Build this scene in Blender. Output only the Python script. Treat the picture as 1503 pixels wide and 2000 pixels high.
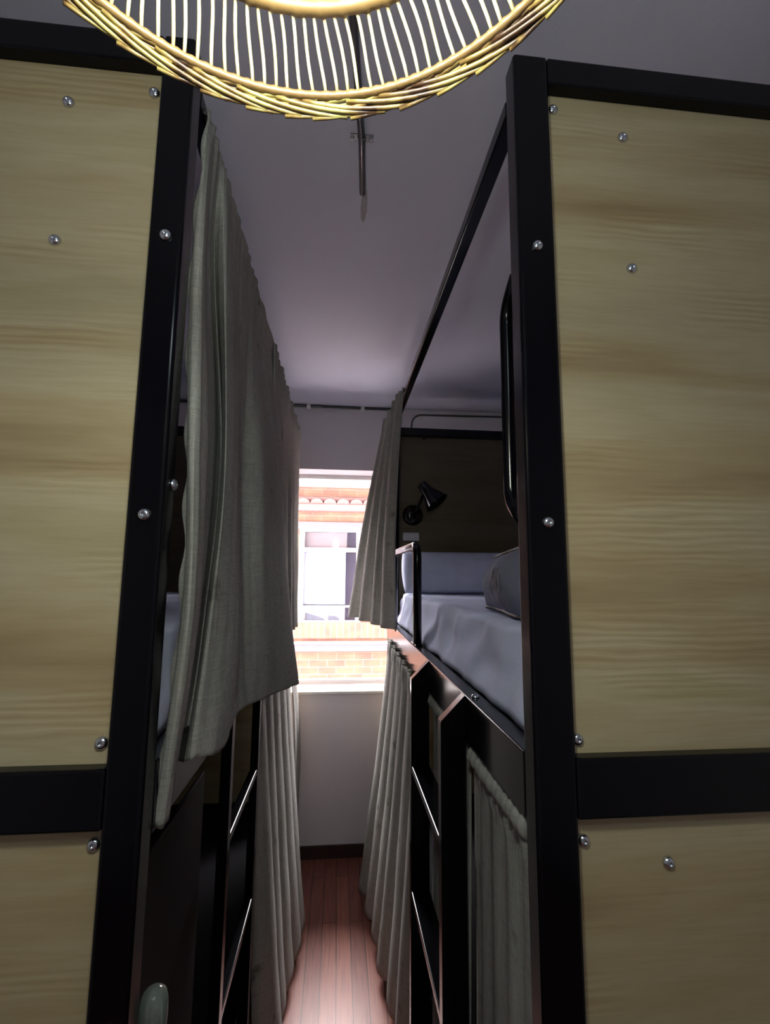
import bpy, bmesh, math, random
from mathutils import Matrix, Vector, noise
random.seed(7)
C = bpy.context.scene.collection
for o in list(bpy.data.objects): bpy.data.objects.remove(o)

S = 0.85          # survey units to metres
H = 1.86          # eye height above the floor in survey units
PI = math.pi
def W(x, y, z): return Vector((x*S, y*S, (z+H)*S))

# ------------------------------------------------------------------ camera, light, exposure
cam = bpy.data.cameras.new('camera'); co = bpy.data.objects.new('camera', cam); C.objects.link(co)
R3 = Matrix(((0.99513586, -0.02115858, -0.09621294), (-0.098145, -0.12871475, -0.98681309), (0.00849554, 0.99145591, -0.13016527)))
co.matrix_world = Matrix.Translation(W(0, 0, 0)) @ R3.to_quaternion().to_matrix().to_4x4()
cam.sensor_fit = 'VERTICAL'; cam.sensor_height = 24; cam.sensor_width = 18; cam.lens = 24*920/2000
cam.clip_start = 0.02
bpy.context.scene.camera = co

world = bpy.data.worlds.new('world'); bpy.context.scene.world = world; world.use_nodes = True
bg = world.node_tree.nodes['Background']; bg.inputs[0].default_value = (1.0, 0.955, 0.965, 1); bg.inputs[1].default_value = 40.0

sun = bpy.data.lights.new('sun', 'SUN'); sun.energy = 0.5; sun.angle = 0.2; sun.color = (1, 0.95, 0.9)
so = bpy.data.objects.new('sun', sun); C.objects.link(so); so.rotation_euler = (math.radians(48), 0, math.radians(-12))

pl = bpy.data.lights.new('window_portal', 'AREA'); pl.shape = 'RECTANGLE'; pl.size = 1.0*S; pl.size_y = 1.56*S
po = bpy.data.objects.new('window_portal', pl); C.objects.link(po); po.location = W(0, 3.66, -0.02); po.rotation_euler = (-PI/2, 0, 0)
pl.cycles.is_portal = True

LAMP = (-0.043, 0.159, 0.50)
bulb = bpy.data.lights.new('pendant_bulb_light', 'POINT'); bulb.energy = 9.0; bulb.shadow_soft_size = 0.045; bulb.color = (0.91, 1.0, 0.90)
bo = bpy.data.objects.new('pendant_bulb_light', bulb); C.objects.link(bo); bo.location = W(LAMP[0], LAMP[1], LAMP[2]-0.055)

# unseen area light, assumed behind the camera just below the ceiling
rl = bpy.data.lights.new('unseen_rear_light', 'AREA'); rl.shape = 'DISK'; rl.size = 0.35; rl.energy = 3.6; rl.color = (0.80, 0.97, 1.0)
ro = bpy.data.objects.new('unseen_rear_light', rl); C.objects.link(ro); ro.location = W(-0.05, -0.9, 1.20)
ro.rotation_euler = (math.radians(35), 0, 0)

vs = bpy.context.scene.view_settings
vs.view_transform = 'Standard'; vs.look = 'None'; vs.gamma = 1; vs.use_curve_mapping = False; vs.exposure = 0.12

# ------------------------------------------------------------------ materials
def new_mat(name):
    m = bpy.data.materials.new(name); m.use_nodes = True
    return m, m.node_tree.nodes, m.node_tree.links, m.node_tree.nodes['Principled BSDF']
def plain(name, col, rough=.5, metal=0., **kw):
    m, n, l, b = new_mat(name)
    b.inputs['Base Color'].default_value = (*col, 1); b.inputs['Roughness'].default_value = rough; b.inputs['Metallic'].default_value = metal
    for k, v in kw.items(): b.inputs[k.replace('_', ' ')].default_value = v
    return m
def coords(n, l, scale, kind='Object', rot=(0, 0, 0)):
    t = n.new('ShaderNodeTexCoord'); mp = n.new('ShaderNodeMapping'); mp.inputs['Scale'].default_value = scale; mp.inputs['Rotation'].default_value = rot
    l.new(t.outputs[kind], mp.inputs['Vector']); return mp.outputs[0]
def nz(n, l, vec, scale, detail=4, rough=.5, dist=0.):
    t = n.new('ShaderNodeTexNoise'); t.inputs['Scale'].default_value = scale; t.inputs['Detail'].default_value = detail
    t.inputs['Roughness'].default_value = rough; t.inputs['Distortion'].default_value = dist; l.new(vec, t.inputs['Vector']); return t.outputs[0]
def ramp(n, l, fac, stops):
    r = n.new('ShaderNodeValToRGB'); e = r.color_ramp.elements
    while len(e) < len(stops): e.new(.5)
    for i, (p, c) in enumerate(stops): e[i].position = p; e[i].color = (*c, 1)
    l.new(fac, r.inputs[0]); return r.outputs[0]
def mixc(n, l, fac, a, b, mode='MIX'):
    m = n.new('ShaderNodeMix'); m.data_type = 'RGBA'; m.blend_type = mode
    for s, v in ((m.inputs[0], fac), (m.inputs[6], a), (m.inputs[7], b)):
        if isinstance(v, (int, float)): s.default_value = v
        elif isinstance(v, tuple): s.default_value = (*v, 1)
        else: l.new(v, s)
    return m.outputs[2]
def bump(n, l, b, h, strength, dist=.002):
    u = n.new('ShaderNodeBump'); u.inputs['Strength'].default_value = strength; u.inputs['Distance'].default_value = dist
    l.new(h, u.inputs['Height']); l.new(u.outputs[0], b.inputs['Normal'])

def wall_paint(name, col):
    m, n, l, b = new_mat(name); v = coords(n, l, (1, 1, 1))
    c = ramp(n, l, nz(n, l, v, 2.2, 5), [(.3, tuple(x*.93 for x in col)), (.7, col)])
    l.new(c, b.inputs['Base Color']); b.inputs['Roughness'].default_value = .75
    bump(n, l, b, nz(n, l, v, 160, 3), .25, .001); return m
M = {}
M['wall'] = wall_paint('painted_plaster', (.76, .71, .78))
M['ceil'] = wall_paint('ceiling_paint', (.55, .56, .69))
M['sill'] = plain('white_gloss_paint', (.85, .83, .82), .35)
M['black'] = plain('black_powder_coat', (.0016, .0015, .003), .17, Specular_IOR_Level=.27)
M['blackmat'] = plain('black_board', (.006, .005, .008), .7, Specular_IOR_Level=.2)
M['chrome'] = plain('zinc_bolt', (.62, .66, .72), .22, 1.)
M['steel'] = plain('grey_conduit', (.12, .12, .13), .35, .6)
M['white_plastic'] = plain('white_plastic', (.75, .73, .72), .4)
M['grey_plastic'] = plain('grey_plastic', (.30, .31, .34), .35)
M['dark_wood'] = plain('dark_skirting', (.035, .014, .012), .5)
M['brass'] = plain('brass_socket', (.5, .38, .18), .35, .9)
M['cord'] = plain('black_cord', (.01, .01, .01), .5)
M['print'] = plain('dark_print', (.035, .04, .065), .8)
M['trim'] = plain('black_piping', (.01, .01, .014), .6)

# laminated oak board: horizontal grain with wide planks of varied tone and cathedral knots
m, n, l, b = new_mat('oak_laminate')
def oak_nodes(n, l, b, k):
    v = coords(n, l, (1.0, 1.0, 7.0)); v2 = coords(n, l, (1.6, 1, 30)); v3 = coords(n, l, (.45, .45, 4.0))
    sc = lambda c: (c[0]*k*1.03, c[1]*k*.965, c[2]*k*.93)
    tone = ramp(n, l, nz(n, l, v3, 1.9, 4, .55, .3), [(.28, sc((.27, .205, .115))), (.42, sc((.37, .31, .185))), (.56, sc((.43, .39, .265))), (.68, sc((.37, .335, .20))), (.80, sc((.33, .255, .145)))])
    wv = n.new('ShaderNodeTexWave'); wv.wave_type = 'RINGS'; wv.rings_direction = 'SPHERICAL'; wv.inputs['Scale'].default_value = 4.5; wv.inputs['Distortion'].default_value = 7
    wv.inputs['Detail'].default_value = 3; wv.inputs['Detail Scale'].default_value = 1.2; l.new(coords(n, l, (.8, 1, 6)), wv.inputs['Vector'])
    knots = ramp(n, l, wv.outputs['Color'], [(.0, (.90, .86, .80)), (.35, (1, .99, .97)), (.85, (1, 1, 1)), (1, (1.12, 1.12, 1.1))])
    grain = ramp(n, l, nz(n, l, v2, 7, 6, .65), [(.35, (.94, .93, .91)), (.55, (1, 1, 1))])
    mask = ramp(n, l, nz(n, l, coords(n, l, (1.2, 1, 5)), 2.1, 2), [(.50, (0, 0, 0)), (.62, (1, 1, 1))])
    c = mixc(n, l, mask, tone, mixc(n, l, 1., tone, knots, 'MULTIPLY'))
    c = mixc(n, l, 1., c, grain, 'MULTIPLY')
    l.new(c, b.inputs['Base Color']); b.inputs['Roughness'].default_value = .55; b.inputs['Specular IOR Level'].default_value = .3
    bump(n, l, b, nz(n, l, v2, 9, 4), .12, .001)
oak_nodes(n, l, b, 1.0)
M['oak'] = m
m, n, l, b = new_mat('darker_oak_laminate'); oak_nodes(n, l, b, .20); M['dark_oak'] = m  # same oak pattern with all tones darker, for the far upper panels

# red-brown strip floor, boards running towards the window
m, n, l, b = new_mat('strip_floor')
br = n.new('ShaderNodeTexBrick'); l.new(coords(n, l, (1, 1, 1), rot=(0, 0, PI/2)), br.inputs['Vector'])
br.inputs['Scale'].default_value = 1; br.inputs['Brick Width'].default_value = .9; br.inputs['Row Height'].default_value = .062
br.inputs['Mortar Size'].default_value = .0016; br.inputs['Color1'].default_value = (.30, .105, .075, 1); br.inputs['Color2'].default_value = (.215, .072, .055, 1)
br.inputs['Mortar'].default_value = (.03, .01, .008, 1); br.offset = .37
g = ramp(n, l, nz(n, l, coords(n, l, (40, 2, 1)), 4, 5), [(.3, (.7, .65, .65)), (.65, (1.1, 1.1, 1.1))])
l.new(mixc(n, l, 1., br.outputs['Color'], g, 'MULTIPLY'), b.inputs['Base Color']); b.inputs['Roughness'].default_value = .38
M['floor'] = m

def linen(name, c1, c2, trans=.22, stain=False):
    m, n, l, b = new_mat(name)
    warp = nz(n, l, coords(n, l, (1, 1, .04)), 420, 3, .7); weft = nz(n, l, coords(n, l, (.06, .06, 1)), 420, 3, .7)
    big = nz(n, l, coords(n, l, (1, 1, .35)), 7, 4)
    a = n.new('ShaderNodeMath'); a.operation = 'ADD'; l.new(warp, a.inputs[0]); l.new(weft, a.inputs[1])
    h = n.new('ShaderNodeMath'); h.operation = 'MULTIPLY'; l.new(a.outputs[0], h.inputs[0]); h.inputs[1].default_value = .5
    c = ramp(n, l, h.outputs[0], [(.36, c1), (.62, c2)])
    c = mixc(n, l, 1., c, ramp(n, l, big, [(.35, (.82, .84, .82)), (.65, (1, 1, 1))]), 'MULTIPLY')
    if stain: c = mixc(n, l, 1., c, ramp(n, l, nz(n, l, coords(n, l, (1, 1, .8)), 11, 4, .6), [(.27, (.45, .45, .40)), (.38, (1, 1, 1))]), 'MULTIPLY')
    l.new(c, b.inputs['Base Color']); b.inputs['Roughness'].default_value = .95; b.inputs['Specular IOR Level'].default_value = .1
    bump(n, l, b, h.outputs[0], .5, .0015)
    t = n.new('ShaderNodeBsdfTranslucent'); l.new(c, t.inputs[0]); x = n.new('ShaderNodeMixShader'); x.inputs[0].default_value = trans
    l.new(b.outputs[0], x.inputs[1]); l.new(t.outputs[0], x.inputs[2]); l.new(x.outputs[0], n['Material Output'].inputs[0]); return m
M['linen'] = linen('grey_green_linen', (.33, .32, .30), (.54, .525, .505), .34, True)
M['sheet'] = linen('pale_bed_sheet', (.60, .64, .86), (.64, .68, .90), .1)
M['bag'] = linen('grey_bag_cloth', (.17, .18, .25), (.21, .22, .30), .0)

# cane
m, n, l, b = new_mat('cane'); v = coords(n, l, (1, 1, 1))
l.new(ramp(n, l, nz(n, l, v, 90, 3), [(.3, (.62, .47, .24)), (.7, (.82, .72, .46))]), b.inputs['Base Color']); b.inputs['Roughness'].default_value = .45
M['cane'] = m
M['cane_dark'] = plain('wrapped_cane', (.17, .10, .036), .45)
m, n, l, b = new_mat('braided_cane'); v = coords(n, l, (1, 1, 1))
l.new(ramp(n, l, nz(n, l, v, 45, 3), [(.40, (.05, .022, .010)), (.5, (.20, .125, .04)), (.66, (.32, .27, .09))]), b.inputs['Base Color']); b.inputs['Roughness'].default_value = .4
M['braid'] = m
m, n, l, b = new_mat('lit_bulb'); b.inputs['Emission Color'].default_value = (1, .93, .7, 1); b.inputs['Emission Strength'].default_value = 30
b.inputs['Base Color'].default_value = (1, 1, 1, 1); M['lit'] = m

def clear(name, refl, tint=(1, 1, 1)):
    m, n, l, b = new_mat(name); n.remove(b)
    t = n.new('ShaderNodeBsdfTransparent'); t.inputs[0].default_value = (*tint, 1); g = n.new('ShaderNodeBsdfGlossy'); g.inputs['Roughness'].default_value = .03
    fr = n.new('ShaderNodeLayerWeight'); fr.inputs[0].default_value = refl; x = n.new('ShaderNodeMixShader')
    l.new(fr.outputs['Fresnel'], x.inputs[0]); l.new(t.outputs[0], x.inputs[1]); l.new(g.outputs[0], x.inputs[2]); l.new(x.outputs[0], n['Material Output'].inputs[0]); return m
M['pane'] = clear('window_glass', .12)
M['bulbglass'] = clear('clear_bulb_glass', .35, (.86, .93, .88))
nt = M['bulbglass'].node_tree; mx = nt.nodes.new('ShaderNodeMixShader'); df = nt.nodes.new('ShaderNodeBsdfPrincipled'); df.inputs['Base Color'].default_value = (.62, .70, .65, 1); df.inputs['Roughness'].default_value = .15
src = nt.nodes['Material Output'].inputs[0].links[0].from_socket; mx.inputs[0].default_value = .17
nt.links.new(src, mx.inputs[1]); nt.links.new(df.outputs[0], mx.inputs[2]); nt.links.new(mx.outputs[0], nt.nodes['Material Output'].inputs[0])

# facade
def brick(name, w, h, rotz=0, vertical=False):
    m, n, l, b = new_mat(name)
    t = n.new('ShaderNodeTexCoord'); sp = n.new('ShaderNodeSeparateXYZ'); cb = n.new('ShaderNodeCombineXYZ'); l.new(t.outputs['Object'], sp.inputs[0])
    l.new(sp.outputs['X'], cb.inputs['X']); l.new(sp.outputs['Z'], cb.inputs['Y'])
    br = n.new('ShaderNodeTexBrick'); l.new(cb.outputs[0], br.inputs['Vector']); br.inputs['Scale'].default_value = 1
    br.inputs['Brick Width'].default_value = w; br.inputs['Row Height'].default_value = h; br.inputs['Mortar Size'].default_value = .007
    br.inputs['Mortar Smooth'].default_value = .3; br.inputs['Bias'].default_value = -.1
    br.inputs['Color1'].default_value = (.088, .027, .017, 1); br.inputs['Color2'].default_value = (.104, .050, .026, 1); br.inputs['Mortar'].default_value = (.110, .078, .066, 1)
    if vertical: br.offset = 0
    c = mixc(n, l, .35, br.outputs['Color'], ramp(n, l, nz(n, l, coords(n, l, (1, 1, 2.5)), 4, 3), [(.35, (.090, .025, .022)), (.6, (.12, .068, .038))]))
    l.new(c, b.inputs['Base Color']); b.inputs['Roughness'].default_value = .9; return m
M['brick'] = brick('facade_brick', .25, .096)
M['soldier'] = brick('soldier_brick', .085, .4, vertical=True)
M['concrete'] = plain('grey_concrete', (.05, .042, .046), .8)
M['terracotta'] = plain('terracotta', (.11, .05, .046), .8)
M['paving'] = plain('pale_paving', (.50, .46, .45), .8)
M['whitepaint'] = plain('white_outdoor_paint', (.40, .38, .40), .6)
M['blind'] = plain('pale_blind', (.13, .14, .20), .7)
M['reflection_grey'] = plain('painted_reflection', (.07, .055, .062), .7)
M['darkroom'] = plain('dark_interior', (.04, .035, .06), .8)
M['darkthing'] = plain('dark_object', (.03, .032, .05), .7)

# ------------------------------------------------------------------ helpers
def prop(o, label=None, cat=None, group=None, kind=None):
    if label: o['label'] = label
    if cat: o['category'] = cat
    if group: o['group'] = group
    if kind: o['kind'] = kind
    return o
def thing(name, base, label, cat, group=None):
    o = bpy.data.objects.new(name, None); C.objects.link(o); o.location = W(*base); o.empty_display_size = .05
    return prop(o, label, cat, group)
def wloc(o):
    v = Vector((0, 0, 0))
    while o: v += o.location; o = o.parent
    return v
def link(name, bm, mat, parent=None, origin=None, smooth=False):
    """bm is in world metres; the mesh is stored relative to the object's own origin"""
    me = bpy.data.meshes.new(name)
    pw = wloc(parent) if parent else Vector((0, 0, 0))
    og = W(*origin) if origin else (pw if parent else Vector((0, 0, 0)))
    if parent is None and origin is None:
        xs = [v.co for v in bm.verts]; mn = Vector((min(p.x for p in xs), min(p.y for p in xs), min(p.z for p in xs))); mx = Vector((max(p.x for p in xs), max(p.y for p in xs), max(p.z for p in xs)))
        og = Vector(((mn.x+mx.x)/2, (mn.y+mx.y)/2, mn.z))
    bmesh.ops.translate(bm, verts=bm.verts, vec=-og)
    bmesh.ops.recalc_face_normals(bm, faces=bm.faces)
    for f in bm.faces: f.smooth = smooth
    bm.to_mesh(me); bm.free(); me.materials.append(mat)
    o = bpy.data.objects.new(name, me); C.objects.link(o); o.location = og - pw
    if parent: o.parent = parent
    return o
def box_in(bm, x0, x1, y0, y1, z0, z1, bev=0., seg=2):
    a = W(min(x0, x1), min(y0, y1), min(z0, z1)); b_ = W(max(x0, x1), max(y0, y1), max(z0, z1)); s = b_-a
    r = bmesh.ops.create_cube(bm, size=1)['verts']
    bmesh.ops.scale(bm, verts=r, vec=s); bmesh.ops.translate(bm, verts=r, vec=(a+b_)/2)
    if bev:
        es = list({e for v in r for e in v.link_edges})
        bmesh.ops.bevel(bm, geom=es, offset=bev, segments=seg, profile=.5, affect='EDGES')
def box(name, x0, x1, y0, y1, z0, z1, mat, parent=None, bev=.003, seg=2):
    bm = bmesh.new(); box_in(bm, x0, x1, y0, y1, z0, z1, bev, seg)
    return link(name, bm, mat, parent)
def tube_in(bm, pts, r, seg=10, closed=False, radii=None):
    """pts in world metres"""
    pts = [Vector(p) for p in pts]; N = len(pts); rings = []; prev = None
    for i, p in enumerate(pts):
        if closed: t = pts[(i+1) % N]-pts[i-1]
        else: t = pts[min(i+1, N-1)]-pts[max(i-1, 0)]
        t.normalize()
        if prev is None:
            ref = Vector((0, 0, 1)) if abs(t.z) < .9 else Vector((1, 0, 0)); u = t.cross(ref).normalized()
        else: u = (prev - t*prev.dot(t)).normalized()
        prev = u; w_ = t.cross(u); rr = radii[i] if radii else r
        rings.append([bm.verts.new(p+(u*math.cos(2*PI*k/seg)+w_*math.sin(2*PI*k/seg))*rr) for k in range(seg)])
    M_ = N if closed else N-1
    for i in range(M_):
        A = rings[i]; B = rings[(i+1) % N]
        for k in range(seg): bm.faces.new((A[k], A[(k+1) % seg], B[(k+1) % seg], B[k]))
    if not closed: bm.faces.new(rings[0][::-1]); bm.faces.new(rings[-1])
def tube(name, pts, r, mat, parent=None, seg=12, closed=False, units=True):
    bm = bmesh.new(); tube_in(bm, [W(*p) for p in pts] if units else pts, r, seg, closed)
    return link(name, bm, mat, parent, smooth=True)
def arc_path(P, rad, n=6):
    """round the corners of a polyline"""
    P = [Vector(p) for p in P]; out = [P[0]]
    for i in range(1, len(P)-1):
        a = (P[i-1]-P[i]).normalized()*rad; c = (P[i+1]-P[i]).normalized()*rad
        for k in range(n+1):
            t = k/n; out.append((P[i]+a)*(1-t)**2 + P[i]*2*t*(1-t) + (P[i]+c)*t**2)
    out.append(P[-1]); return out
def lathe_in(bm, prof, seg, mtx):
    rings = []
    for r, z in prof: rings.append([bm.verts.new(mtx @ Vector((r*math.cos(2*PI*k/seg), r*math.sin(2*PI*k/seg), z))) for k in range(seg)])
    for a, b_ in zip(rings, rings[1:]):
        for k in range(seg): bm.faces.new((a[k], a[(k+1) % seg], b_[(k+1) % seg], b_[k]))
    bm.faces.new(rings[0][::-1]); bm.faces.new(rings[-1])
def lathe(name, prof, mat, parent, mtx, seg=24):
    bm = bmesh.new(); lathe_in(bm, prof, seg, mtx); return link(name, bm, mat, parent, smooth=True)
def cr(p0, p1, p2, p3, t):
    return .5*((2*p1)+(p2-p0)*t+(2*p0-5*p1+4*p2-p3)*t*t+(3*p1-p0-3*p2+p3)*t**3)
def sample(P, n):
    out = []
    N = len(P)-1
    for i in range(n+1):
        s = i/n*N; k = min(int(s), N-1); t = s-k
        out.append(cr(P[max(k-1, 0)], P[k], P[k+1], P[min(k+2, N)], t))
    return out
def sheet_mesh(name, grid, mat, parent=None, thick=.0022, origin=None):
    bm = bmesh.new(); vv = [[bm.verts.new(p) for p in row] for row in grid]
    for a, b_ in zip(vv, vv[1:]):
        for i in range(len(a)-1): bm.faces.new((a[i], a[i+1], b_[i+1], b_[i]))
    o = link(name, bm, mat, parent, origin, smooth=True)
    s = o.modifiers.new('cloth', 'SOLIDIFY'); s.thickness = thick; s.offset = 0
    return o

# ------------------------------------------------------------------ the room
XL, XR, YB, YF, ZC, ZF = -1.36, 1.42, -1.9, 3.4, 1.235, -1.86
def struct(name, boxes, mat, bev=0):
    bm = bmesh.new()
    for q in boxes: box_in(bm, *q, bev)
    return prop(link(name, bm, mat), kind='structure')
struct('floor', [(XL-.12, XR+.12, YB-.12, YF, ZF-.1, ZF)], M['floor'])
struct('ceiling', [(XL-.12, XR+.12, YB-.12, YF+.25, ZC, ZC+.12)], M['ceil'])
struct('wall_left', [(XL-.12, XL, YB-.12, YF, ZF, ZC)], M['wall'])
struct('wall_right', [(XR, XR+.12, YB-.12, YF, ZF, ZC)], M['wall'])
struct('wall_front', [(XL, XR, YB-.12, YB, ZF, ZC)], M['wall'])
WX0, WX1, WZ0, WZ1 = -.5, .5, -.80, .753
struct('wall_back', [(XL, WX0, YF, YF+.25, ZF, ZC), (WX1, XR, YF, YF+.25, ZF, ZC), (WX0, WX1, YF, YF+.25, ZF, WZ0-.02), (WX0, WX1, YF, YF+.25, WZ1, ZC)], M['wall'])
struct('baseboard_back', [(XL, XR, YF-.015, YF, ZF, -1.783)], M['dark_wood'])
struct('baseboard_left', [(XL, XL+.015, YB, YF-.02, ZF, -1.783)], M['dark_wood'])
struct('baseboard_right', [(XR-.015, XR, YB, YF-.02, ZF, -1.783)], M['dark_wood'])
wn = thing('window_1', (0, 3.6, WZ0), None, None); prop(wn, kind='structure')
bm = bmesh.new()
for q in ((WX0, WX1, 3.60, 3.64, WZ0, WZ0+.03), (WX0, WX1, 3.60, 3.64, WZ1-.03, WZ1), (WX0, WX0+.03, 3.60, 3.64, WZ0, WZ1), (WX1-.03, WX1, 3.60, 3.64, WZ0, WZ1)): box_in(bm, *q, .002)
link('window_frame', bm, M['sill'], wn)
box('window_pane', WX0+.03, WX1-.03, 3.618, 3.622, WZ0+.03, WZ1-.03, M['pane'], wn, 0)
box('window_sill', WX0-.04, WX1+.04, 3.37, 3.60, WZ0-.02, WZ0, M['sill'], wn, .004)

# unseen outer wall above and below, added to block skylight from the facade
struct('wall_outside', [(-6, 6, YF+.05, YF+.25, ZC+.13, 7.0), (-6, 6, YF+.05, YF+.25, -5.0, ZF-.11)], M['brick'])
struct('ground', [(-12, 12, YF+.05, 8.3, -3.1, -3.0)], M['paving'])  # unseen ground, kept high and pale to bounce daylight into the room
# ------------------------------------------------------------------ building across the courtyard
bd = thing('brick_building', (0, 8, -4), 'pale orange brick building with white framed window and tile ledge, seen through the window', 'building')
bm = bmesh.new()
for q in ((-7, -.66, 8, 8.3, -5, 1.46), (.385, 7, 8, 8.3, -5, 1.46), (-.66, .385, 8, 8.3, -5, -1.045), (-.66, .385, 8, 8.3, .85, 1.46)): box_in(bm, *q)
link('brick_wall', bm, M['brick'], bd)
box('lintel', -1.2, .9, 7.93, 8.0, .73, .86, M['concrete'], bd, .004)
box('brick_window_sill', -1.5, 1.2, 7.90, 8.25, -1.045, -.80, M['soldier'], bd, .004)
box('concrete_ledge', -5, 5, 7.86, 8.0, -1.25, -1.13, M['concrete'], bd, .004)
box('ledge_lip', -5, 5, 7.83, 7.99, -1.13, -1.10, M['whitepaint'], bd, .004)
bm = bmesh.new()      # scalloped clay tile ledge
for k in range(46):
    x = -5+k*.22; pts = []
    lathe_in(bm, [(.115*S, 0), (.10*S, .28*S)], 12, Matrix.Translation(W(x, 7.84, 1.13)) @ Matrix.Rotation(math.radians(-72), 4, 'X'))
box_in(bm, -5, 5, 7.88, 8.0, 1.20, 1.27)
box_in(bm, -5, 5, 7.79, 8.0, 1.03, 1.135)
link('tile_ledge', bm, M['terracotta'], bd)
box('eave', -5, 5, 7.6, 8.3, 1.46, 1.60, M['whitepaint'], bd, .004)
box('gutter', -5, 5, 7.5, 7.62, 1.50, 1.72, M['whitepaint'], bd, .01)
fw = bpy.data.objects.new('window', None); C.objects.link(fw); fw.parent = bd; fw.location = W(-.14, 8.1, -.8)-bd.location
bm = bmesh.new()
for q in ((-.66, -.575, 8.02, 8.1, -.80, .73), (.30, .385, 8.02, 8.1, -.80, .73), (-.575, .30, 8.02, 8.1, .36, .43), (-.575, .30, 8.02, 8.1, .70, .73), (-.575, .30, 8.02, 8.1, -.80, -.775), (-.575, .30, 8.04, 8.09, -.56, -.53)): box_in(bm, *q, .004)
link('window_frame', bm, M['whitepaint'], fw)
box('window_pane', -.575, .30, 8.06, 8.064, -.78, .70, M['pane'], fw, 0)
bm = bmesh.new(); box_in(bm, -.575, .125, 8.14, 8.15, -.52, .36)
link('blind', bm, M['blind'], fw)
box('dark_room', -.66, .385, 8.28, 8.3, -.8, .73, M['darkroom'], fw, 0)  # dark panel painted as the unlit room behind the glass
box('upper_pane_reflection', -.575, .14, 8.15, 8.16, .43, .70, M['reflection_grey'], fw, 0)  # grey panel coloured as the brick reflection in the upper pane
box('inner_sill_board', -.575, .125, 8.14, 8.2, -.79, -.56, M['whitepaint'], fw, 0)
for nm, x0, x1, lab in (('cushion', -.53, -.20, 'dark wedge shaped object low behind the neighbouring window, on its left side'), ('cushion', -.155, .035, 'small dark rounded object low behind the neighbouring window, on its right side')):
    bm = bmesh.new(); prof = []
    for k in range(13):
        t = k/12; h = (.11*(1-t)**.8+.01) if x0 < -.3 else .07*math.sqrt(max(0, 1-(t*.98)**3))+.005
        prof.append((x0+(x1-x0)*t, h))
    fr = [bm.verts.new(W(x, 8.10, -.775)) for x, h in prof]; ft = [bm.verts.new(W(x, 8.105, -.775+h)) for x, h in prof]
    bk = [bm.verts.new(W(x, 8.135, -.775)) for x, h in prof]; bt = [bm.verts.new(W(x, 8.13, -.775+h)) for x, h in prof]
    for i in range(12):
        bm.faces.new((fr[i], fr[i+1], ft[i+1], ft[i])); bm.faces.new((bk[i], bk[i+1], bt[i+1], bt[i])); bm.faces.new((ft[i], ft[i+1], bt[i+1], bt[i])); bm.faces.new((fr[i], fr[i+1], bk[i+1], bk[i]))
    bm.faces.new((fr[0], ft[0], bt[0], bk[0])); bm.faces.new((fr[-1], ft[-1], bt[-1], bk[-1]))
    prop(link(nm, bm, M['darkthing']), lab, 'object')

# ------------------------------------------------------------------ bunk beds
bolt_src = []
def bolt(parent, x, y, z, axis='Y'):
    if not bolt_src:
        bm = bmesh.new(); prof = [(.0088, 0), (.0088, .0015), (.0082, .0035), (.0062, .0058), (.0032, .0070), (.0022, .0066), (.0020, .0052)]
        lathe_in(bm, prof, 20, Matrix.Identity(4))
        me = bpy.data.meshes.new('bolt'); bmesh.ops.recalc_face_normals(bm, faces=bm.faces)
        for f in bm.faces: f.smooth = True
        bm.to_mesh(me); bm.free(); me.materials.append(M['chrome'])
        o = bpy.data.objects.new('bolt', me); bolt_src.append(o)
    else: o = bolt_src[0].copy()
    C.objects.link(o); o.parent = parent; o.location = W(x, y, z)-wloc(parent)
    o.rotation_euler = {'Y': (PI/2, 0, 0), 'X+': (0, PI/2, 0), 'X-': (0, -PI/2, 0), 'Z': (0, 0, 0)}[axis]
    o['label'] = 'zinc dome head bolt'
    return o
BL = 3.15   # far end frame
def bunk(side, label, xi, xo, xpost, ztop, bars):
    """side +1 right / -1 left; xi inner face of posts, xpost their outer edge, xo the wall side"""
    t = thing('bunk_bed', ((xi+xo)/2, 2.0, ZF), label, 'bunk bed', 'black steel bunk beds along the aisle')
    K = M['black']; s = side
    for y in (.80, BL):
        zt = ztop if y < 1 else ztop-.04
        box('post', xi, xpost, y, y+.05, ZF, zt, K, t, .0055, 4)
        box('post', xo-s*.07, xo, y, y+.05, ZF, zt, K, t, .0055, 4)
        box('top_bar', xpost, xo-s*.07, y+.001, y+.049, zt-.062, zt-.001, K, t, .004, 3)
        box('deck_beam', xpost, xo-s*.07, y+.001, y+.049, bars[1], bars[0], K, t, .004, 3)
        box('bottom_beam', xpost, xo-s*.07, y+.001, y+.049, -1.5, -1.40, K, t, .004, 3)
        yp = y+.026
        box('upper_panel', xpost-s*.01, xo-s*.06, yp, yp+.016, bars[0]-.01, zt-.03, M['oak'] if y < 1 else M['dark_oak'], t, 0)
        box('lower_panel', xpost-s*.01, xo-s*.06, yp, yp+.016, -1.45, bars[1]+.01, M['oak'], t, 0)
    box('side_rail', xi, xi+s*.042, .85, BL, -.42, -.308, K, t, .003, 3)
    box('side_rail', xo-s*.042, xo, .85, BL, -.42, -.308, K, t, .003, 3)
    box('lower_side_rail', xi, xi+s*.042, .85, BL, -1.50, -1.40, K, t, .003, 3)
    box('curtain_rail', xi, xi+s*.036, .85, BL, ztop-.093, ztop-.055, K, t, .004, 3)
    box('deck_board', xi+s*.042, xo-s*.042, .85, BL, -.36, -.33, M['blackmat'], t, .002)
    box('lower_deck_board', xi+s*.042, xo-s*.042, .85, BL, -1.45, -1.42, M['blackmat'], t, .002)
    return t
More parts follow.
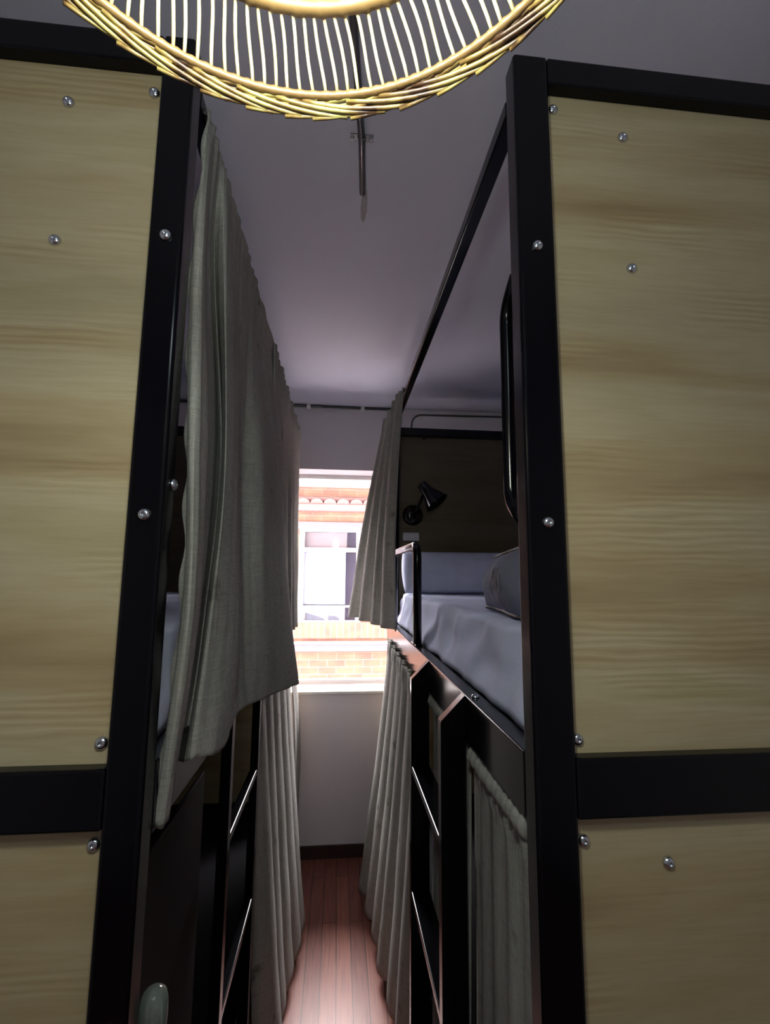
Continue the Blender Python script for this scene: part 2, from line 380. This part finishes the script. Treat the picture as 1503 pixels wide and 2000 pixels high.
def ladder(t, s, x0, x1, ya, yb, zs, ztop):
    """x0 aisle side, x1 bed side"""
    K = M['black']; d = abs(x1-x0)
    for y in (ya, yb):
        bm = bmesh.new(); pr = [(x0, ZF), (x1, ZF), (x1, ztop), (x0, ztop-d)]
        a = [bm.verts.new(W(px, y, pz)) for px, pz in pr]; c_ = [bm.verts.new(W(px, y+.035, pz)) for px, pz in pr]
        bm.faces.new(a); bm.faces.new(c_[::-1])
        for i in range(4): bm.faces.new((a[i], a[(i+1) % 4], c_[(i+1) % 4], c_[i]))
        bmesh.ops.bevel(bm, geom=list(bm.edges), offset=.0016, segments=2, affect='EDGES')
        link('ladder_upright', bm, K, t)
    for z in zs: box('ladder_tread', x0+s*.001, x1, ya+.035, yb, z-.022, z, K, t, .0022, 2)

# right bunk
rb = bunk(1, 'black steel bunk bed on the right with oak end panels, ladder, made upper bed', .332, 1.36, .404, 1.055, (-.305, -.402))
ladder(rb, 1, .267, .331, 1.235, 1.72, (-.66, -1.057, -1.46), -.308)
q = 1.0325
for x, z in ((.406, .929), (.555, .882), (.557, .595), (.402, -.273), (.405, -.430), (.554, -.47)): bolt(rb, x*q+(.004 if x < .41 else 0), .826, z*q)
for x, z in ((.368, .628), (.369, .093)): bolt(rb, x, .80, z)
bolt(rb, .352, 1.215, -.308, 'Z')
# grab handle behind the near post, guard hoop at the ladder
tube('grab_handle', [tuple(p) for p in arc_path([(.347, .855, .60), (.347, .918, .56), (.347, .918, .145), (.347, .855, .105)], .035)], .0125, M['black'], rb)
tube('guard_hoop', [tuple(p) for p in arc_path([(.352, 2.10, -.308), (.352, 2.10, .130), (.352, 2.95, .130), (.352, 2.95, -.308)], .07)], .0165, M['black'], rb, 16)
bm = bmesh.new(); box_in(bm, .336, .368, 2.05, 2.18, -.308, -.299, .002); link('hoop_foot_plate', bm, M['black'], rb)
bolt(rb, .352, 2.155, -.299, 'Z')
box('rail_bracket', .565, .585, 3.115, 3.15, .93, .965, M['black'], rb, .003)

# left bunk
lb = bunk(-1, 'black steel bunk bed on the left with oak end panels and black ladder', -.289, -1.30, -.347, 1.005, (-.300, -.389))
ladder(lb, -1, -.262, -.288, 1.31, 1.76, (-.67, -1.075, -1.46), -.308)
for x, z in ((-.501, .838), (-.355, .874), (-.499, .567), (-.354, -.26), (-.353, -.403)): bolt(lb, x*q, .826, z*q)
for x, z in ((-.317, .592), (-.317, .093)): bolt(lb, x, .80, z)
bolt(lb, -.289, .836, .150, 'X+')
box('side_board', -.335, -.325, .85, 1.31, -1.40, -.50, M['blackmat'], lb, .002)

# ------------------------------------------------------------------ bedding
def mattress(name, x0, x1, label, droop=0.):
    bm = bmesh.new(); nx, ny, nzv = 40, 90, 1
    y0, y1, z0, z1 = .875, 3.12, -.308, -.122
    xs0, xs1 = min(x0, x1), max(x0, x1); inner = xs0 if abs(xs0) < abs(xs1) else xs1; sgn = 1 if inner == xs0 else -1
    grid = []
    prof = []   # cross-section from inner hem up over the top to the outer hem
    w = xs1-xs0
    for t in range(10): a = t/9; prof.append((.0+.012*math.sin(a*PI)+.040*a**1.5, z0+(z1-z0-.02)*a))
    for t in range(1, 6): a = t/5*PI/2; prof.append((.04+.03*(1-math.cos(a)), z1-.02+.02*math.sin(a)))
    for t in range(1, 22): prof.append((.07+(w-.14)*t/22, z1))
    for t in range(6): a = t/5*PI/2; prof.append((w-.07+.04*math.sin(a), z1-.02*(1-math.cos(a))))
    prof.append((w-.01, z0))
    for j in range(ny+1):
        y = y0+(y1-y0)*j/ny; row = []
        e = min(1, min(j, ny-j)/3)
        for k, (dx, z) in enumerate(prof):
            x = inner+sgn*dx; side = k < 13
            wr = 0
            if side: # diagonal pulls of the sheet on the aisle side
                h = (z-z0)/(z1-z0)
                wr = .018*math.sin((y-.5*z)*17+2.0*noise.noise(Vector((y*2.3, z*3, 4))))*h*(1.25-h)*1.6
                wr += .012*noise.noise(Vector((y*9, z*14, 1)))
                wr += .016*(1-abs(math.sin((y+.9*z)*8.5+1.5*noise.noise(Vector((y*1.7, z*2, 9))))))**3*(1.1-abs(h-.5))
            zz = z
            if k > 8: zz += .006*noise.noise(Vector((x*6, y*6, 2)))+.004*noise.noise(Vector((x*17, y*9, 5)))
            if e < 1: zz -= (1-e)*.02*(1 if k > 8 else 0)
            row.append(W(x+wr*sgn*-.8, y, zz))
        grid.append(row)
    vv = [[bm.verts.new(p) for p in r] for r in grid]
    for a, b_ in zip(vv, vv[1:]):
        for i in range(len(a)-1): bm.faces.new((a[i], a[i+1], b_[i+1], b_[i]))
    bm.faces.new(vv[0]); bm.faces.new(vv[-1][::-1])
    # underside
    bm.faces.new([r[0] for r in vv]+[r[-1] for r in vv][::-1])
    o = link(name, bm, M['sheet'], smooth=True); return prop(o, label, 'mattress')
mattress('mattress', .379, 1.30, 'mattress in a pale lilac sheet on the upper right bunk')
mattress('mattress', -.335, -1.24, 'sheeted mattress on the upper left bunk, a sliver beside the near post')

def pillow(x0, x1, y, z0, zh, label):
    bm = bmesh.new(); nu, nv = 40, 24; P = {}
    for side in (0, 1):
        for i in range(nu+1):
            for j in range(nv+1):
                u, v = i/nu*2-1, j/nv*2-1
                f = max(0, (1-abs(u)**4))**.5*max(0, (1-abs(v)**3))**.5
                ins = 1-.03*(1-abs(u))*0
                x = (x0+x1)/2+(x1-x0)/2*u*(1-.04*abs(v)**2); h = zh/2*v*(1-.06*(1-abs(u)**2)*0)
                d = (.075*f)*(1 if side else -1)+.006*noise.noise(Vector((u*4, v*3, side*3)))*f
                zz = z0+zh/2+h
                P[side, i, j] = bm.verts.new(W(x, y+.06*v+d, zz))
    for side in (0, 1):
        for i in range(nu):
            for j in range(nv): bm.faces.new((P[side, i, j], P[side, i+1, j], P[side, i+1, j+1], P[side, i, j+1]))
    bmesh.ops.remove_doubles(bm, verts=bm.verts, dist=.002)
    return prop(link('pillow', bm, M['sheet'], smooth=True), label, 'pillow')
pillow(.40, 1.12, 2.98, -.118, .262, 'pale blue pillow propped against the oak headboard of the upper right bunk')

# grey zip bag on the right mattress
bg_ = thing('cloth_bag', (.60, 1.34, -.12), 'grey cloth bag with black piping and dark print lying on the right mattress', 'bag')
def bagp(u, v, side):
    # u along y (-1..1), v height (0..1)
    y = 1.36+.27*u; z = -.118+.195*v*(1-.10*u*u)
    th = .085*max(0, (1-abs(u)**4))**.5*max(0.0, math.sin(PI*min(1, v*.93+.05)))**.6
    xc = .53+.02*math.sin(u*3)+.02*v
    return W(xc+side*th+.008*noise.noise(Vector((u*4, v*5, side))), y, z)
bm = bmesh.new(); P = {}
for s_ in (-1, 1):
    for i in range(31):
        for j in range(17): P[s_, i, j] = bm.verts.new(bagp(i/15-1, j/16, s_))
    for i in range(30):
        for j in range(16): bm.faces.new((P[s_, i, j], P[s_, i+1, j], P[s_, i+1, j+1], P[s_, i, j+1]))
for i in range(30):
    for j in (0, 16): bm.faces.new((P[-1, i, j], P[-1, i+1, j], P[1, i+1, j], P[1, i, j]))
for j in range(16):
    for i in (0, 30): bm.faces.new((P[-1, i, j], P[-1, i, j+1], P[1, i, j+1], P[1, i, j]))
link('bag_body', bm, M['bag'], bg_, smooth=True)
bm = bmesh.new()
tube_in(bm, [bagp(i/15-1, 1, -1)+Vector((0, 0, .002)) for i in range(31)], .005, 8); tube_in(bm, [bagp(i/15-1, .03, -1)+Vector((-.003, 0, .003)) for i in range(31)], .005, 8)
link('piping', bm, M['trim'], bg_, smooth=True)
for (u, v, r) in ((.25, .62, .013), (.33, .50, .011), (.12, .66, .008), (-.05, .58, .010), (-.15, .48, .012), (.30, .36, .008), (-.3, .55, .01), (.02, .42, .006), (-.42, .45, .009)):
    bm = bmesh.new(); c0 = bagp(u, v, -1); e1 = (bagp(u+.03, v, -1)-c0).normalized(); e2 = (bagp(u, v+.05, -1)-c0).normalized(); nn = e1.cross(e2).normalized()
    if nn.x > 0: nn = -nn
    ring = [bm.verts.new(c0+nn*.003+e1*r*(1+.35*math.sin(3*a+u*9))*math.cos(a)+e2*r*1.3*(1+.3*math.cos(2*a+v*7))*math.sin(a)) for a in [k*PI/7 for k in range(14)]]
    bm.faces.new(ring)
    link('printed_mark', bm, M['print'], bg_)

# reading lamp and outlet on the right headboard
rl_ = thing('reading_lamp', (.507, 3.16, .40), 'small black swivel reading lamp mounted on the headboard above the pillow', 'lamp')
YH = BL+.026
lathe('base', [(.06, 0), (.06, .012), (.045, .03), (.02, .034)], M['black'], rl_, Matrix.Translation(W(.500, YH, .40)) @ Matrix.Rotation(PI/2, 4, 'X'))
tube('arm', [(.500, YH-.04, .40), (.53, YH-.08, .46), (.565, YH-.09, .54)], .009, M['black'], rl_)
ax = Vector((.58, -.25, -.78)).normalized(); rot = Vector((0, 0, 1)).rotation_difference(ax).to_matrix().to_4x4()
lathe('lamp_shade', [(.016, -.03), (.028, -.025), (.032, .02), (.040, .045), (.070, .115), (.072, .118), (.068, .116), (.036, .045), (.028, .02)], M['black'], rl_, Matrix.Translation(W(.562, YH-.11, .575)) @ rot)
lathe('bulb', [(.008, .02), (.018, .05), (.022, .075), (.015, .095), (.004, .1)], M['white_plastic'], rl_, Matrix.Translation(W(.562, YH-.11, .575)) @ rot)
ob = thing('outlet_box', (.485, YH, .22), 'small grey outlet box on the headboard under the reading lamp', 'outlet box')
box('box_body', .43, .54, YH-.035, YH, .222, .278, M['grey_plastic'], ob, .004)
box('outlet_face', .445, .525, YH-.038, YH-.034, .234, .266, M['grey_plastic'], ob, .002)

# ------------------------------------------------------------------ curtains
GREY = [
 [(-0.283,0.875,0.935),(-0.302,0.885,0.615),(-0.287,0.880,0.252),(-0.274,0.870,-0.073),(-0.296,0.870,-0.405)],
 [(-0.283,0.900,0.935),(-0.280,0.880,0.613),(-0.262,0.870,0.250),(-0.249,0.860,-0.072),(-0.277,0.875,-0.417)],
 [(-0.283,0.970,0.935),(-0.308,1.050,0.734),(-0.294,1.160,0.296),(-0.301,1.120,-0.107),(-0.297,1.000,-0.375)],
 [(-0.283,1.040,0.935),(-0.273,1.030,0.722),(-0.256,1.060,0.271),(-0.263,1.040,-0.099),(-0.268,0.990,-0.355)],
 [(-0.283,1.200,0.935),(-0.288,1.200,0.814),(-0.271,1.260,0.323),(-0.239,1.200,-0.138),(-0.235,1.090,-0.372)],
 [(-0.283,1.360,0.935),(-0.292,1.350,0.819),(-0.297,1.420,0.365),(-0.263,1.360,-0.156),(-0.246,1.280,-0.350)],
 [(-0.283,1.600,0.935),(-0.294,1.600,0.781),(-0.239,1.500,0.354),(-0.210,1.500,-0.126),(-0.197,1.500,-0.367)],
 [(-0.283,2.250,0.935),(-0.266,2.120,0.744),(-0.232,1.950,0.334),(-0.175,1.800,-0.114),(-0.127,1.750,-0.387)],
]
NV, NU = 70, 120
cols = [sample([Vector(p) for p in c], NV) for c in GREY]
grid = []
for j in range(NV+1):
    row = sample([c[j] for c in cols], NU); out = []
    for i, p in enumerate(row):
        t = j/NV; u = i/NU
        f = .006*noise.noise(Vector((u*14, t*1.5, 3)))+.004*noise.noise(Vector((u*40, t*4, 7)))
        f += .010*math.exp(-t*25)*noise.noise(Vector((u*30, 0, 11)))
        if i < 4: f += .004*math.sin(t*60)
        out.append(W(p.x+f, p.y, p.z+.004*noise.noise(Vector((u*30, 0, t*5)))*t))
    grid.append(out)
prop(sheet_mesh('bunk_curtain', grid, M['linen']), 'large grey green linen curtain on the upper left bunk, hem ending in a twisted tip', 'curtain', 'linen bunk curtains')

def pleats(label, T0, T1, B0, B1, n, at, ab, out=(1, 0, 0), phase=0., seed=0, sway=.0, nv=50, mid=None, sharp=1.0, hem=.01, name='bunk_curtain', header=True, lean=0.):
    T0, T1, B0, B1 = map(Vector, (T0, T1, B0, B1)); o_ = Vector(out); nu = n*12; g = []
    along = (T1-T0).normalized()
    for j in range(nv+1):
        t = j/nv; row = []
        for i in range(nu+1):
            u = i/nu
            tt = t**1.15
            p = (T0.lerp(T1, u)).lerp(B0.lerp(B1, u), tt); p.z = (T0.z*(1-u)+T1.z*u)*(1-t)+(B0.z*(1-u)+B1.z*u)*t
            a = at*(1-t)+ab*t
            ph = u*n*2*PI+phase+1.2*noise.noise(Vector((u*3, t*.8, seed)))
            s = math.sin(ph); s = math.copysign(abs(s)**sharp, s)
            d = a*s*(.75+.5*noise.noise(Vector((u*n*.8, .3, seed+5))))
            p = p+o_*(d+sway*math.sin(t*PI)+.006*noise.noise(Vector((u*9, t*5, seed+2)))*t)
            p = p+along*(lean*a*math.cos(ph))
            if header and t < .06: p = p+o_*(.008*math.sin(u*n*18))
            if j == nv: p.z += hem*noise.noise(Vector((u*n*1.3, 2, seed)))
            row.append(W(*p))
        g.append(row)
    o = sheet_mesh(name, g, M['linen']); return prop(o, label, 'curtain', 'linen bunk curtains')

pleats('brownish linen curtain on the far half of the upper left bunk, edging the window', (-.280, 1.85, .93), (-.276, 3.12, .935), (-.275, 2.2, -.31), (-.236, 2.9, -.31), 6, .007, .022, seed=3)
pleats('linen curtain gathered at the head of the upper right bunk, flaring towards the window', (.320, 2.36, .985), (.275, 2.84, .945), (.322, 2.60, -.31), (.085, 3.20, -.28), 4, .024, .040, out=(.75, .65, 0), seed=9, sharp=.7, sway=-.032, lean=.5)
pleats('long pleated curtain on the far part of the lower right bunk, beyond the ladder', (.318, 2.98, -.40), (.318, 1.80, -.43), (.180, 3.09, -1.79), (.290, 2.0, -1.80), 6, .012, .042, seed=14, sharp=.7, lean=.6)
pleats('grey curtain on the lower right bunk seen between the ladder uprights', (.352, 1.74, -.425), (.352, 1.26, -.425), (.335, 1.74, -1.79), (.335, 1.30, -1.80), 4, .008, .018, seed=17)
pleats('dim green curtain on the lower right bunk between near post and ladder', (.350, 1.225, -.43), (.350, .862, -.43), (.345, 1.22, -1.79), (.335, .87, -1.80), 4, .007, .014, seed=21)
pleats('sharply pleated curtain on the lower left bunk, lit along its folds', (-.290, 1.86, -.43), (-.290, 3.02, -.43), (-.240, 2.02, -1.79), (-.178, 2.86, -1.80), 5, .018, .085, seed=26, sharp=.55, lean=-.8)
pleats('dark curtain end on the lower left bunk, bulging in front of the window wall', (-.300, 3.06, -.43), (-.300, 3.30, -.43), (-.27, 3.02, -1.70), (-.235, 3.30, -1.70), 2, .006, .014, seed=31, sway=.045)
# bunched rod pockets along the lower right rail
for (y0, y1, lab) in ((.865, 1.225, None), (1.28, 1.74, None)):
    bm = bmesh.new(); N = 60
    pts = []; rad = []
    for i in range(N+1):
        t = i/N; pts.append(W(.352, y0+(y1-y0)*t, -.444-.006*noise.noise(Vector((t*8, 0, 1))))); rad.append(.0185+.005*math.sin(t*75+2*noise.noise(Vector((t*6, 1, 2)))))
    tube_in(bm, pts, .015, 12, radii=rad)
    par = [o for o in C.objects if o.get('label', '').startswith('dim green curtain' if y0 < 1 else 'grey curtain on the lower right')][0]
    link('rod_pocket', bm, M['linen'], par, smooth=True)

# ------------------------------------------------------------------ conduits
cd = thing('ceiling_conduit', (.03, 1.1, ZC), 'grey conduit pipe with a saddle clip fixed along the ceiling', 'conduit')
tube('pipe', [(-.02, .30, ZC-.010), (.005, .88, ZC-.010), (.041, 1.196, ZC-.010), (.053, 1.385, ZC-.009)], .0085, M['steel'], cd)
bm = bmesh.new(); box_in(bm, .008, .074, 1.185, 1.207, ZC-.003, ZC, .0005); tube_in(bm, [W(.041+.011*math.cos(a), 1.196+k*.022-.011, ZC-.009+.011*math.sin(a)) for k in (0,) for a in [PI+.1*i for i in range(32)]], .002, 6)
link('saddle_clip', bm, M['steel'], cd)
for x in (.014, .068):
    o = bolt_src[0].copy(); C.objects.link(o); o.parent = cd; o.location = W(x, 1.196, ZC-.003)-cd.location; o.rotation_euler = (PI, 0, 0); o.scale = (.5, .5, .5); o.name = 'screw'
    del o['label']
m, n, l, b = new_mat('chipped_plaster'); b.inputs['Base Color'].default_value = (.33, .32, .35, 1); b.inputs['Roughness'].default_value = .9
bump(n, l, b, nz(n, l, coords(n, l, (1, 1, 1)), 60, 4), 1., .004)
bm = bmesh.new(); ring = []
for k in range(24):
    a = k/24*2*PI; r = 1+.35*noise.noise(Vector((math.cos(a)*2, math.sin(a)*2, 4)))
    ring.append(bm.verts.new(W(.061+.011*r*math.cos(a), 1.45+.075*r*math.sin(a), ZC-.0015)))
top = [bm.verts.new(v.co+Vector((0, 0, .0012))) for v in ring]
bm.faces.new(ring); bm.faces.new(top[::-1])
for k in range(24): bm.faces.new((ring[k], ring[(k+1) % 24], top[(k+1) % 24], top[k]))
prop(link('plaster_patch', bm, m), 'chipped plaster patch on the ceiling at the end of the conduit', 'plaster patch')

wc = thing('wall_conduit', (0, YF, 1.2), 'thin grey wiring conduit under the ceiling above the window, with white clips', 'conduit')
tube('pipe', [(-1.2, YF-.012, 1.222), (.45, YF-.012, 1.226)], .0085, M['steel'], wc)
for x in (-.242, .157): box('clip', x-.014, x+.014, YF-.026, YF, 1.207, 1.240, M['white_plastic'], wc, .002)
wc2 = thing('bent_cable', (.9, YF, 1.1), 'thin grey cable with a rounded bend on the wall above the right headboard', 'cable')
tube('cable', [tuple(p) for p in arc_path([(.526, YF-.008, .60), (.526, YF-.008, 1.192), (1.40, YF-.008, 1.206)], .09, 10)], .006, M['steel'], wc2)

# ------------------------------------------------------------------ glass bulb behind the left post
lbx = thing('glass_bulb', (-.283, .90, -.80), 'clear glass light bulb standing behind the left near post at the bottom', 'light bulb')
def ml(x, y, z): return Matrix.Translation(W(x, y, z))
lathe('glass_envelope', [(.014, -.085), (.0165, -.07), (.0180, -.05), (.0190, -.030), (.0185, -.014), (.0155, -.004), (.010, .0005), (.005, .002), (.001, .0025)], M['bulbglass'], lbx, ml(-.286, .905, -.682), 28)
lathe('glass_stem', [(.009, -.085), (.006, -.06), (.004, -.045), (.0055, -.04), (.001, -.037)], M['bulbglass'], lbx, ml(-.286, .905, -.682), 16)
bm = bmesh.new(); base = W(-.286, .905, -.682)
tube_in(bm, [base+Vector((.000, 0, -.05)), base+Vector((.004, 0, -.035)), base+Vector((.006, 0, -.024))], .0006, 6)
tube_in(bm, [base+Vector((-.000, 0, -.05)), base+Vector((-.004, 0, -.035)), base+Vector((-.006, 0, -.024))], .0006, 6)
tube_in(bm, [base+Vector((-.006+.012*k/8, .002*math.sin(k*2), -.024+.003*(k % 2))) for k in range(9)], .0005, 6)
link('filament', bm, M['chrome'], lbx)
lathe('socket', [(.016, -.13), (.017, -.125), (.017, -.09), (.013, -.082)], M['black'], lbx, ml(-.286, .905, -.682), 20)
box('wall_bracket', -.326, -.27, .895, .915, -.682-.17, -.682-.145, M['black'], lbx, .002)

# ------------------------------------------------------------------ pendant lamp
LX, LY = -.043, .159
pd = thing('pendant_lamp', (LX, LY, .39), 'open rattan pendant lamp with braided rim glowing above the aisle', 'lamp')
RB, ZB, RT, ZT = .221, .430, .180, .466
def pc(r, a, z): return W(LX+r*math.cos(a), LY+r*math.sin(a), z)
bm = bmesh.new(); N = 360; pts = []; rad = []
for i in range(N):
    a = 2*PI*i/N; pts.append(pc(RB, a, ZB)); rad.append(.0028+.0006*(1 if (i % 3) == 0 else 0))
tube_in(bm, pts, .004, 8, True, rad); link('rim_hoop', bm, M['cane_dark'], pd, smooth=True)
bm = bmesh.new(); pts = []; rad = []
for i in range(240):
    a = 2*PI*i/240; pts.append(pc(RT, a, ZT)); rad.append(.0048+.0008*(i % 4 == 0))
tube_in(bm, pts, .005, 8, True, rad); link('top_ring', bm, M['cane_dark'], pd, smooth=True)
# braid: crossing strands below and outside the hoop
NB = 42
bm = bmesh.new()
for i in range(NB):
    a = 2*PI*i/NB; da = 2*PI/NB
    for (r0, r1, z0, z1, rr, fam) in ((.222, .2305, -.002, -.007, .0016, 0), (.2325, .2235, -.010, -.003, .0017, 1), (.226, .2325, -.006, -.012, .0015, 2)):
        rnd = random.uniform(-.2, .2); pts = []
        L = {0: 3.3, 1: 2.9, 2: 3.2}[fam]; st = {0: 0, 1: .4, 2: .8}[fam]+rnd
        for k in range(9):
            t = k/8; r = r0+(r1-r0)*t+.0012*math.sin(t*PI)*(1 if fam != 1 else -1)
            z = z0+(z1-z0)*t-.0018*math.sin(t*PI)*(1 if fam == 1 else -.5)
            pts.append(pc(r, a+(st+L*t)*da, ZB+z))
        tube_in(bm, pts, rr, 6)
link('braided_rim', bm, M['braid'], pd, smooth=True)
# ribs: the ones on the far arc in view are parts of their own, the rest are one part
NR = 128; order = sorted(range(NR), key=lambda i: abs(((2*PI*i/NR)-PI/2+PI) % (2*PI)-PI))
def rib_in(bm, i):
    a = 2*PI*i/NR+random.uniform(-.004, .004); tw = .035; pts = []
    for k in range(7):
        t = k/6; r = RB+(RT-RB)*t; z = ZB+(ZT-ZB)*t+.004*math.sin(t*PI)
        pts.append(pc(r, a+tw*t+.004*math.sin(t*5+i), z))
    tube_in(bm, pts, .0013, 6)
for i in order[:96]:
    bm = bmesh.new(); rib_in(bm, i); link('rib', bm, M['cane'], pd, smooth=True)
bm = bmesh.new()
for i in order[96:]: rib_in(bm, i)
prop(link('ribs', bm, M['cane'], pd, smooth=True), kind='stuff')
bm = bmesh.new()
for i in range(48):
    a = 2*PI*i/48; tube_in(bm, [pc(RT+(.03-RT)*t, a, ZT+.12*math.sin(t*PI/2)) for t in [k/8 for k in range(9)]], .0015, 6)
link('crown', bm, M['cane'], pd, smooth=True)
lathe('bulb', [(.010, .0), (.016, -.012), (.026, -.03), (.028, -.045), (.022, -.062), (.01, -.070), (.002, -.071)], M['lit'], pd, ml(LX, LY, .54), 24)
bulbo = [c for c in pd.children if c.name.startswith('bulb')][0]; bulbo.visible_shadow = True
lathe('socket', [(.018, .0), (.018, .035), (.010, .05), (.004, .055)], M['brass'], pd, ml(LX, LY, .54), 20)
tube('cord', [(LX, LY, .59), (LX, LY, ZC-.02)], .003, M['cord'], pd)
lathe('ceiling_cup', [(.045, -.03), (.05, -.005), (.05, 0)], M['white_plastic'], pd, ml(LX, LY, ZC), 24)
bo.location = W(LX, LY, .43)
